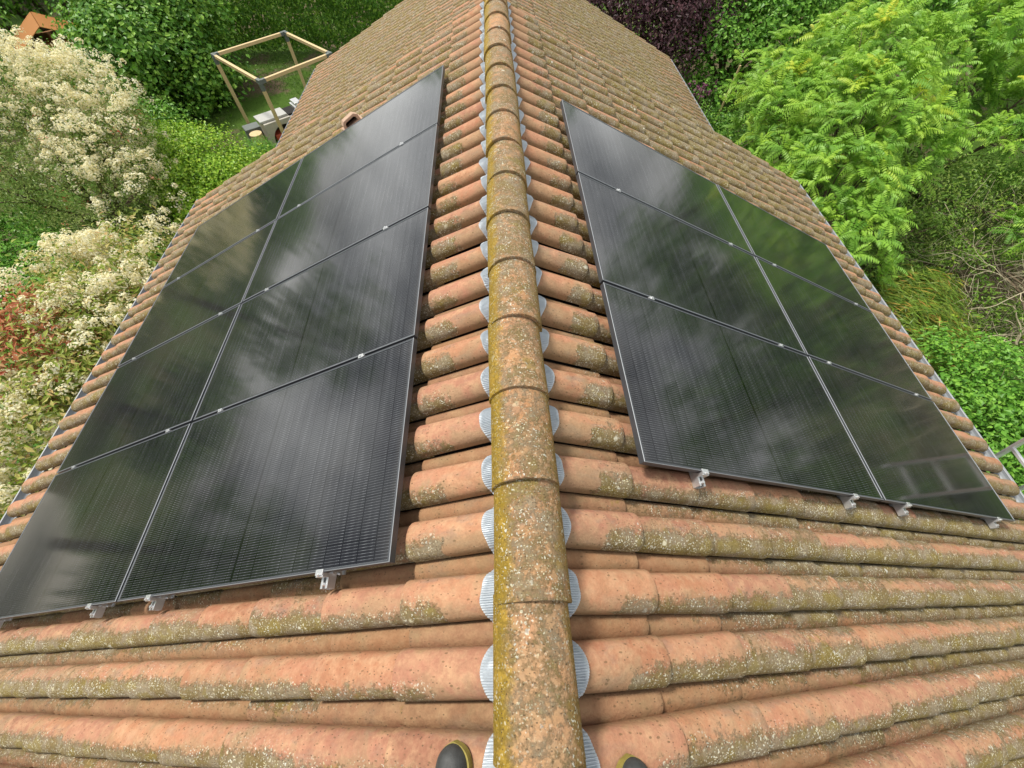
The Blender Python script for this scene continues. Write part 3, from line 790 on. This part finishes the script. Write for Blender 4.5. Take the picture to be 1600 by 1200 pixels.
# clipped hedge
hedge = empty('clipped_hedge', (-7, 23.6, GZ)); tag(hedge, 'tall clipped green hedge along the back of the lawn', 'hedge')
rh = np.random.default_rng(99); n = 60000
hx0, hx1, hy0, hy1, hzt = -15.5, 1.5, 22.9, 24.2, -2.6
face = rh.random(n) < .72
P = np.empty((n, 3)); P[:, 0] = rh.uniform(hx0, hx1, n)
P[:, 1] = np.where(face, hy0 + np.abs(rh.normal(0, .13, n)), rh.uniform(hy0, hy1, n))
P[:, 2] = np.where(face, GZ + .12 + rh.random(n) * (hzt - GZ), hzt - np.abs(rh.normal(0, .12, n)))
bulge = .14 * np.sin(P[:, 0] * 1.7) + .10 * np.sin(P[:, 0] * 4.1 + P[:, 2] * 3) + .07 * np.sin(P[:, 2] * 5 + P[:, 0])
P[:, 1] += np.where(face, bulge, 0); P[:, 2] += np.where(face, 0, bulge * .6)
Nn = np.where(face[:, None], np.array([0, -1, .55]), np.array([0, -.2, 1.])) + rh.normal(0, .42, (n, 3))
V, F = leaves(P, Nn, .15, .062, rh, .1); under(mesh_np('foliage', V, F, M['leaf_hedge']), hedge)
b = MB()
for k in range(46):
    x = hx0 + .2 + k * .37; b.tube([(x, 23.5, GZ), (x + random.gauss(0, .1), 23.5, -4.4), (x + random.gauss(0, .15), 23.55, -2.9)], [.05, .035, .015], 6)
under(b.build('stems', M['bark'], smooth=True), hedge)

# pergola
perg = empty('pergola', (-7.11, 16.25, GZ)); tag(perg, 'bare timber pergola frame with black corner brackets on the lawn', 'pergola')
ZT = -3.75
cs = [Vector((-9.03, 16.36, 0)), Vector((-7.19, 18.12, 0)), Vector((-5.25, 16.20, 0)), Vector((-6.97, 14.34, 0))]
for i in range(4):
    a_, b_ = cs[i], cs[(i + 1) % 4]; d_ = (b_ - a_).normalized()
    under(MB().beam((*a_.xy, GZ), (*a_.xy, ZT - .10), .088).build('post', M['wood'], bevel=.004), perg)
    under(MB().beam((*(a_ + d_ * .07).xy, ZT - .045), (*(b_ - d_ * .07).xy, ZT - .045), .088).build('beam', M['wood'], bevel=.004), perg)
    p_ = (cs[i - 1] - a_).normalized()
    br = MB().box((*a_.xy, ZT - .045), (.102, .102, .106), Matrix.Rotation(math.atan2(d_.y, d_.x), 3, 'Z'))
    br.beam((*a_.xy, ZT - .28), (*a_.xy, ZT - .09), .100); br.beam((*(a_ + d_ * .05).xy, ZT - .046), (*(a_ + d_ * .17).xy, ZT - .046), .100); br.beam((*(a_ + p_ * .05).xy, ZT - .047), (*(a_ + p_ * .17).xy, ZT - .047), .1005)
    under(br.build('bracket', M['slate']), perg)

# masonry barbecue with arched niche
bbq = empty('masonry_barbecue', (-7.25, 15.1, GZ), (0, 0, math.atan2(.62, .78)))
tag(bbq, 'pale stone barbecue with arched niche and white worktop inside the pergola', 'barbecue')
poly = [(-.62, 0), (-.50, 0)]
for t in np.linspace(math.pi, 0, 13): poly.append((-.06 + math.cos(t) * .44, .30 + math.sin(t) * .42))
poly += [(.50, 0), (.62, 0), (.62, .86), (-.62, .86)]
MB().prism(poly, (0, .62, 0), (0, -.34, 0)).build('arch_wall', M['stone'], bbq)
MB().box((0, .26, .42), (1.16, .04, .84)).build('back_wall', M['slate'], bbq)
MB().box((-.22, .04, .895), (.92, .56, .065)).build('worktop', M['worktop'], bbq, bevel=.008)
MB().box((.42, -.02, .885), (.32, .52, .05)).build('grill', M['dark'], bbq)
b = MB(); b.box((.75, .10, .80), (.30, .55, .30)); b.box((.75, .10, 1.0), (.22, .40, .12)); b.build('sink_block', M['alu'], bbq, bevel=.01)
b = MB(); b.box((1.35, .05, .84), (.86, .16, .09)); b.box((1.35, .38, .84), (.86, .10, .09)); b.box((1.70, .2, .42), (.10, .5, .8)); b.box((.98, .2, .42), (.08, .5, .8)); b.build('side_bench', M['worktop'], bbq)
b = MB(); b.box((-.05, -.10, .36), (.72, .34, .16)); b.box((.14, -.14, .46), (.18, .16, .06)); b.build('red_bin', M['red'], bbq, bevel=.02)
sb = MB(); sb.tube([(-7.98, 14.55, GZ), (-7.98, 14.55, -5.32)], [.22, .20], 14); o = sb.build('log_seat', M['wood'], bevel=.01)
tag(o, 'short pale log block standing beside the stone barbecue', 'log')
sw = MB(); sw.box((0, 0, .30), (.50, .42, .60)); o = sw.build('slate_box', M['slate'], bevel=.02); o.location = (-8.25, 15.0, GZ); o.rotation_euler = (0, 0, .6)
tag(o, 'dark grey box at the left end of the barbecue', 'box')
pt = empty('plant_pot', (-7.55, 11.7, GZ)); tag(pt, 'black plastic pot tray beside the lime shrub', 'plant pot')
MB().tube([(0, 0, 0), (0, 0, .40), (0, 0, .42)], [.22, .29, .31], 18).build('pot', M['black'], pt)
MB().tube([(0, 0, .422), (0, 0, .43)], [.27, .27], 18).build('soil', M['bark'], pt)

# ---- right side of the house
def sumac(label, base, lobes, nf, seed, group):
    r = np.random.default_rng(seed)
    root = empty('sumac_tree', base); tag(root, label, 'sumac tree', group)
    _, _, c, d = crown_points(lobes, nf, r, .17, .75, 8, .13)
    kc = drop_roof(c + d * .2); c, d = c[kc], d[kc]; nc = len(c)
    per = 9; ph = r.uniform(0, math.tau, nc)[:, None] + np.arange(per)[None] * (math.tau / per) * 2.4 + r.normal(0, .25, (nc, per))
    lift = r.uniform(.0, 1.1, (nc, per))
    axis0 = unit(d * np.array([1, 1, .6]) + np.array([0, 0, .9])); e1 = unit(np.cross(axis0, [.3, .9, .2])); e2 = np.cross(axis0, e1)
    ax = unit((e1[:, None] * np.cos(ph)[..., None] + e2[:, None] * np.sin(ph)[..., None]) + axis0[:, None] * lift[..., None]).reshape(-1, 3)
    P = (c[:, None] + axis0[:, None] * r.uniform(-.10, .06, (nc, per, 1))).reshape(-1, 3)
    k = drop_roof(P + ax * .35); P, ax = P[k], ax[k]; ftip = np.repeat(r.beta(1.3, 2.2, nc), per)[k]
    n = len(P); K = 8
    L = r.uniform(.22, .42, (n, 1))
    nrm = unit(np.array([0, 0, 1.0]) + r.normal(0, .2, (n, 3)) - ax * .1)
    side = unit(np.cross(ax, nrm)); nrm = np.cross(side, ax)
    Vs = []
    for t in range(K + 1):
        f = (t + .7) / (K + 1)
        pos = P + ax * L * f - np.array([0, 0, 1]) * L * .26 * f ** 2 + nrm * L * .18 * math.sin(f * 2.2)
        tang = unit(ax - np.array([0, 0, 1]) * .8 * f)
        wl = L * (.27 * math.sin(.45 + f * 2.35) + .03)
        for s in (-1, 1):
            dr = unit(side * s * .9 + tang * .55 - nrm * .30 + r.normal(0, .08, (n, 3)))
            wv = unit(np.cross(dr, nrm)); W = L * .046
            Vs.append(np.stack([pos, pos + dr * wl * .4 + wv * W, pos + dr * wl - nrm * wl * .2, pos + dr * wl * .4 - wv * W], 1))
    V = np.concatenate(Vs, 0).reshape(-1, 3)
    fr_ = np.tile(np.repeat(np.clip(.65 * ftip + .35 * r.random(n) + .08 * (P[:, 2] + 3.6), 0, 1), 4), 2 * (K + 1))
    under(mesh_np('crown', V, np.arange(len(V)).reshape(-1, 4), M['leaf_sumac'], attrs={'frond': fr_}), root)
    random.seed(seed); limbs(root, base, lobes, .06, M['bark'], 'trunk', twigs=9)
    # dark red seed cones
    q = r.choice(len(c), 12); mc = M.setdefault('seed', simple('seed_cone_red', (.12, .03, .02), .9))
    for p, dd in zip(c[q], d[q]):
        if not drop_roof(p[None])[0]: continue
        p = Vector(p) - Vector((0, 0, .10)); under(MB().tube([p, p + Vector((.01, .01, .06)), p + Vector((.02, .0, .17))], [.022, .035, .008], 7).build('seed_cone', mc, smooth=True), root)
    return root
sumac('bright green sumac tree reaching the right eave', (7.4, 8.2, GZ),
      [(6.6, 10.0, -3.35, 1.35), (7.5, 8.7, -3.0, 1.5), (6.7, 7.4, -3.4, 1.15), (6.5, 6.2, -3.7, .9), (8.4, 10.4, -2.7, 1.6), (6.3, 8.8, -3.6, 1.0), (9.4, 11.8, -2.9, 1.4), (8.3, 8.4, -3.4, 1.0), (7.4, 11.6, -3.3, 1.4)], 4600, 111, 'sumac trees')
sumac('sumac tree at the upper right corner behind bare branches', (12.5, 11, GZ),
      [(11.2, 11.8, -3.2, 1.4), (12.6, 12.0, -2.9, 1.6), (10.2, 10.2, -3.9, .9), (12.6, 9.9, -3.6, 1.3), (14.2, 11.6, -3.0, 1.6), (11.4, 6.9, -4.1, .55), (10.4, 4.3, -4.4, .42)], 2800, 112, 'sumac trees')
shrub('hornbeam_tree', 'dark green leafy tree between the purple plum and the sumac', 'tree', (9, 18.5, GZ),
    [(7.9, 17.0, -4.2, 1.4), (9.2, 17.6, -3.5, 1.7), (8.2, 19.0, -3.2, 1.6), (10.6, 18.2, -3.2, 1.8), (12.4, 18.0, -3.0, 2.0), (7.0, 15.6, -5.2, .9), (7.2, 18.5, -4.0, 1.4), (14.6, 17.6, -3.0, 2.1), (17, 17, -3, 2.2)], 32000, .14, .10, 'leaf_mid', 121, .1, .3)
shrub('ivy_bank', 'dark low undergrowth beyond the extension gable on the right', 'undergrowth', (7.0, 14.6, GZ),
    [(6.6, 14.4, -5.4, .7), (7.6, 14.0, -5.5, .7), (6.9, 13.2, -5.6, .6), (6.3, 15.6, -5.5, .7), (7.6, 12.2, -5.6, .7)], 9000, .09, .06, 'leaf_dark', 125, .03, .2, crown='foliage', trunk='stems')
shrub('plum_tree', 'purple-leaved plum tree behind the right gable', 'plum tree', (5.6, 18.6, GZ),
    [(4.0, 18.0, -3.0, 1.8), (5.6, 17.3, -3.3, 1.6), (6.9, 17.8, -3.3, 1.5), (3.0, 19.6, -2.4, 2.0), (5.4, 19.6, -2.2, 2.0), (7.6, 19.2, -2.6, 1.6), (5.9, 16.4, -4.0, 1.0)], 30000, .13, .065, 'leaf_purple', 131, .12, .3, droop=.7)
rp_ = np.random.default_rng(141)
pf = empty('purple_flowers', (6.2, 13.75, GZ)); tag(pf, 'clump of small purple flowers beside the extension gutter', 'flowers')
pp = np.array([6.2, 13.75, -4.1]) + rp_.normal(0, [.22, .22, .12], (26, 3)); blossoms(pf, pp, np.tile([0, 0, 1.], (26, 1)), rp_, .06, 12, .05, 'petal_purple')
b = MB()
for p in pp: b.tube([(6.2 + random.gauss(0, .1), 13.75 + random.gauss(0, .1), GZ), (p[0], p[1], -4.8), tuple(p)], [.012, .010, .006], 5)
under(b.build('stems', M['bark']), pf)
st = MB(); st.tube([(7.45, 14.7, GZ), (7.60, 14.72, -3.85)], [.035, .032], 8); o = st.build('wooden_stake', M['wood']); tag(o, 'pale wooden stake poking up beside the sumac', 'stake')

# corkscrew hazel: bare twisting branches
hz = empty('corkscrew_hazel', (12.0, 4.9, GZ)); tag(hz, 'contorted hazel with bare pale twisting branches on the right', 'shrub')
random.seed(77)
b = MB(); tips = []
def wander(p, d, L, r0, depth):
    pts = [p.copy()]; rs = [r0]; n = max(5, int(L / .085)); wob = Vector((random.gauss(0, 1), random.gauss(0, 1), random.gauss(0, 1)))
    for i in range(n):
        wob = (wob * .55 + Vector((random.gauss(0, 1), random.gauss(0, 1), random.gauss(0, 1))) * .9)
        d = (d + wob * .20 + Vector((0, 0, .03))).normalized(); p = p + d * (L / n)
        pts.append(p.copy()); rs.append(r0 * (1 - .75 * (i + 1) / n))
        if depth < 3 and random.random() < (.16 if depth < 2 else .10):
            wander(p.copy(), (d + Vector((random.gauss(0, .7), random.gauss(0, .7), random.gauss(.1, .5)))).normalized(), L * random.uniform(.4, .65), rs[-1] * .7, depth + 1)
    tips.append(pts[-1]); tips.append(pts[len(pts) // 2])
    b.tube(pts, rs, 5)
for k in range(11):
    a_ = random.uniform(0, math.tau)
    wander(Vector((12.0, 4.9, GZ + .1)), Vector((math.cos(a_) * .55 - .95, math.sin(a_) * .7 + .15, .95)).normalized(), random.uniform(4.2, 6.2), .028, 0)
under(b.build('branches', M['bark_pale'], smooth=True), hz)
rz_ = np.random.default_rng(151); T = np.array([tuple(t) for t in tips]); T = T[rz_.choice(len(T), min(160, len(T)))]
T = np.repeat(T, 5, 0) + rz_.normal(0, .05, (len(T) * 5, 3)); T = T[drop_roof(T)]
V, F = leaves(T, np.tile([0, 0, 1.], (len(T), 1)) + rz_.normal(0, .5, (len(T), 3)), .09, .06, rz_); under(mesh_np('foliage', V, F, M['leaf_lime']), hz)

# golden-green juniper with combed sprays
jn = empty('juniper_bush', (8.4, 5.0, GZ)); tag(jn, 'mossy green juniper with browning needles below the right eave', 'juniper')
rj = np.random.default_rng(161); n = 16000
P, Nn, c, d = crown_points([(8.3, 5.1, -5.2, .85), (7.6, 4.4, -5.3, .8), (9.0, 5.8, -5.2, .8), (8.9, 4.7, -5.3, .7), (7.3, 5.4, -5.5, .6)], n, rj, .16, .8, 26, .10)
k = drop_roof(P); P, Nn = P[k], Nn[k]
V, F = leaves(P, Nn, .24, .022, rj, -.25, .05, axis=np.tile([-.55, .65, .15], (len(P), 1))); under(mesh_np('foliage', V, F, M['leaf_juniper']), jn)
random.seed(5); limbs(jn, (8.4, 5.0, GZ), [(8.3, 5.1, -5.2, .8), (7.6, 4.4, -5.3, .7), (9.0, 5.8, -5.2, .8)], .04, M['bark'], 'trunk')

shrub('rose_bush', 'leafy green rose bush beside the ladder', 'bush', (7.4, 2.9, GZ),
    [(7.2, 3.4, -4.4, .95), (8.0, 3.2, -4.3, 1.05), (7.2, 2.4, -4.4, .95), (8.2, 2.2, -4.3, 1.0), (6.7, 1.5, -4.6, .8), (7.6, 1.2, -4.5, 1.0), (9.0, 3.0, -4.3, 1.0), (6.9, .5, -4.7, .8), (6.5, 2.9, -5.1, .7)], 26000, .078, .046, 'leaf_mid', 171, .035, .15, crown='foliage', trunk='stems', per=30)
shrub('bramble_thicket', 'tangled olive undergrowth between the sumac and the bare hazel', 'thicket', (9.6, 8.2, GZ),
    [(8.6, 7.0, -5.2, .9), (9.9, 8.0, -4.9, 1.0), (10.9, 6.9, -5.2, .8), (11.8, 8.8, -4.6, 1.1), (10.4, 9.6, -4.7, 1.0), (13.0, 7.4, -5.0, .9), (7.4, 6.6, -5.4, .7), (10.9, 5.6, -5.4, .6), (9.8, 4.4, -5.4, .6), (13.9, 9.2, -4.6, 1.1)], 17000, .10, .036, 'leaf_scrub', 181, .035, .16, crown='foliage', trunk='stems', per=34)
shrub('withered_bush', 'tangle of bare olive twigs in front of the second sumac', 'bush', (11.6, 7.6, GZ),
    [(10.8, 8.6, -4.5, 1.0), (12.2, 8.0, -4.4, 1.1), (11.6, 6.6, -4.7, 1.0), (13.4, 8.6, -4.2, 1.1), (9.6, 7.2, -5.0, .8)], 5000, .08, .022, 'leaf_olive', 185, .022, .3, bark='bark_pale', crown='foliage', trunk='stems')

# ladder
lad = empty('ladder', (6.25, 1.35, GZ)); tag(lad, 'aluminium ladder leaning on the right gutter', 'ladder')
La, Lb = Vector((6.42, 0, GZ)), Vector((4.78, 0, -1.35))
for yy in (1.10, 1.46):
    under(MB().beam((La.x, yy, La.z), (Lb.x, yy, Lb.z), .026, .065).build('rail', M['ladder'], bevel=.003), lad)
for k in range(16):
    p = La.lerp(Lb, (k + .55) / 16)
    under(MB().beam((p.x, 1.113, p.z), (p.x, 1.447, p.z), .032, .030).build('rung', M['ladder'], bevel=.004), lad)

# ------------------------------------------------------------------ lawn tufts and unseen woods for the panel reflections
rg = np.random.default_rng(201); n = 42000
px = np.concatenate([rg.uniform(-12, -3, 26000), rg.uniform(6, 20, 16000)]); py = np.concatenate([rg.uniform(11, 23, 26000), rg.uniform(0, 16, 16000)])
patch = np.sin(px * 1.3) * np.cos(py * 1.1 + px * .4) + rg.normal(0, .6, n)
keep = patch > -.45
P = np.stack([px, py, np.full(n, GZ + .01)], 1)[keep]; n = len(P)
V, F = leaves(P, rg.normal(0, .7, (n, 3)) + np.array([.3, -.6, .25]), .11, .022, rg, -.9, .05)
o = mesh_np('grass', V, F, M['grass']); tag(o, kind='stuff'); o['label'] = 'patchy lawn grass and weeds'; o['category'] = 'grass'

rw = np.random.default_rng(211); Ps, Ns = [], []; tb = MB(); random.seed(9)  # out-of-view trees, heights and gaps shaped for what the panels mirror
for ang_, dist, top, rad in ((-150, 27, 3.5, 3.5), (-128, 25, 5.5, 3.8), (-112, 29, 3.0, 3.2), (-97, 26, 6.5, 3.6), (-86, 30, 7.0, 3.4), (-72, 30, .5, 2.6), (-58, 31, 9.0, 4.2), (-43, 38, .8, 3.0), (-30, 42, 1.0, 3.0), (-16, 42, 8, 4.5), (0, 44, 5, 4.4), (15, 40, 7.5, 4.5), (30, 38, 1.0, 3), (44, 32, 7.5, 4.2), (58, 30, 5.0, 3.8), (72, 27, 7.5, 3.9), (86, 27, 5.0, 3.6), (100, 25, 7.0, 3.8), (118, 27, 5, 3.8), (140, 27, 6, 4)):
    x, y = math.sin(R(ang_)) * dist, math.cos(R(ang_)) * dist + 3
    lob = [(x + random.gauss(0, 1.4), y + random.gauss(0, 1.4), z, rad * random.uniform(.6, .95)) for z in np.linspace(GZ + 2.4, top - rad * .8, 6)]
    P, Nn, _, _ = crown_points(lob, 3600, rw, .6, .2, 16, .2); Ps.append(P); Ns.append(Nn)
    tb.tube([(x, y, GZ), (x, y, top - rad)], [.3, .12], 7)
P = np.concatenate(Ps); V, F = leaves(P, np.concatenate(Ns), .46, .30, rw, .3)
o = mesh_np('reflected_woods', V, F, M['leaf_dark']); tag(o, kind='stuff'); o['label'] = 'ring of unseen dark trees round the garden, shaped for panel reflections'; o['category'] = 'woods'
under(tb.build('trunks', M['bark']), o)
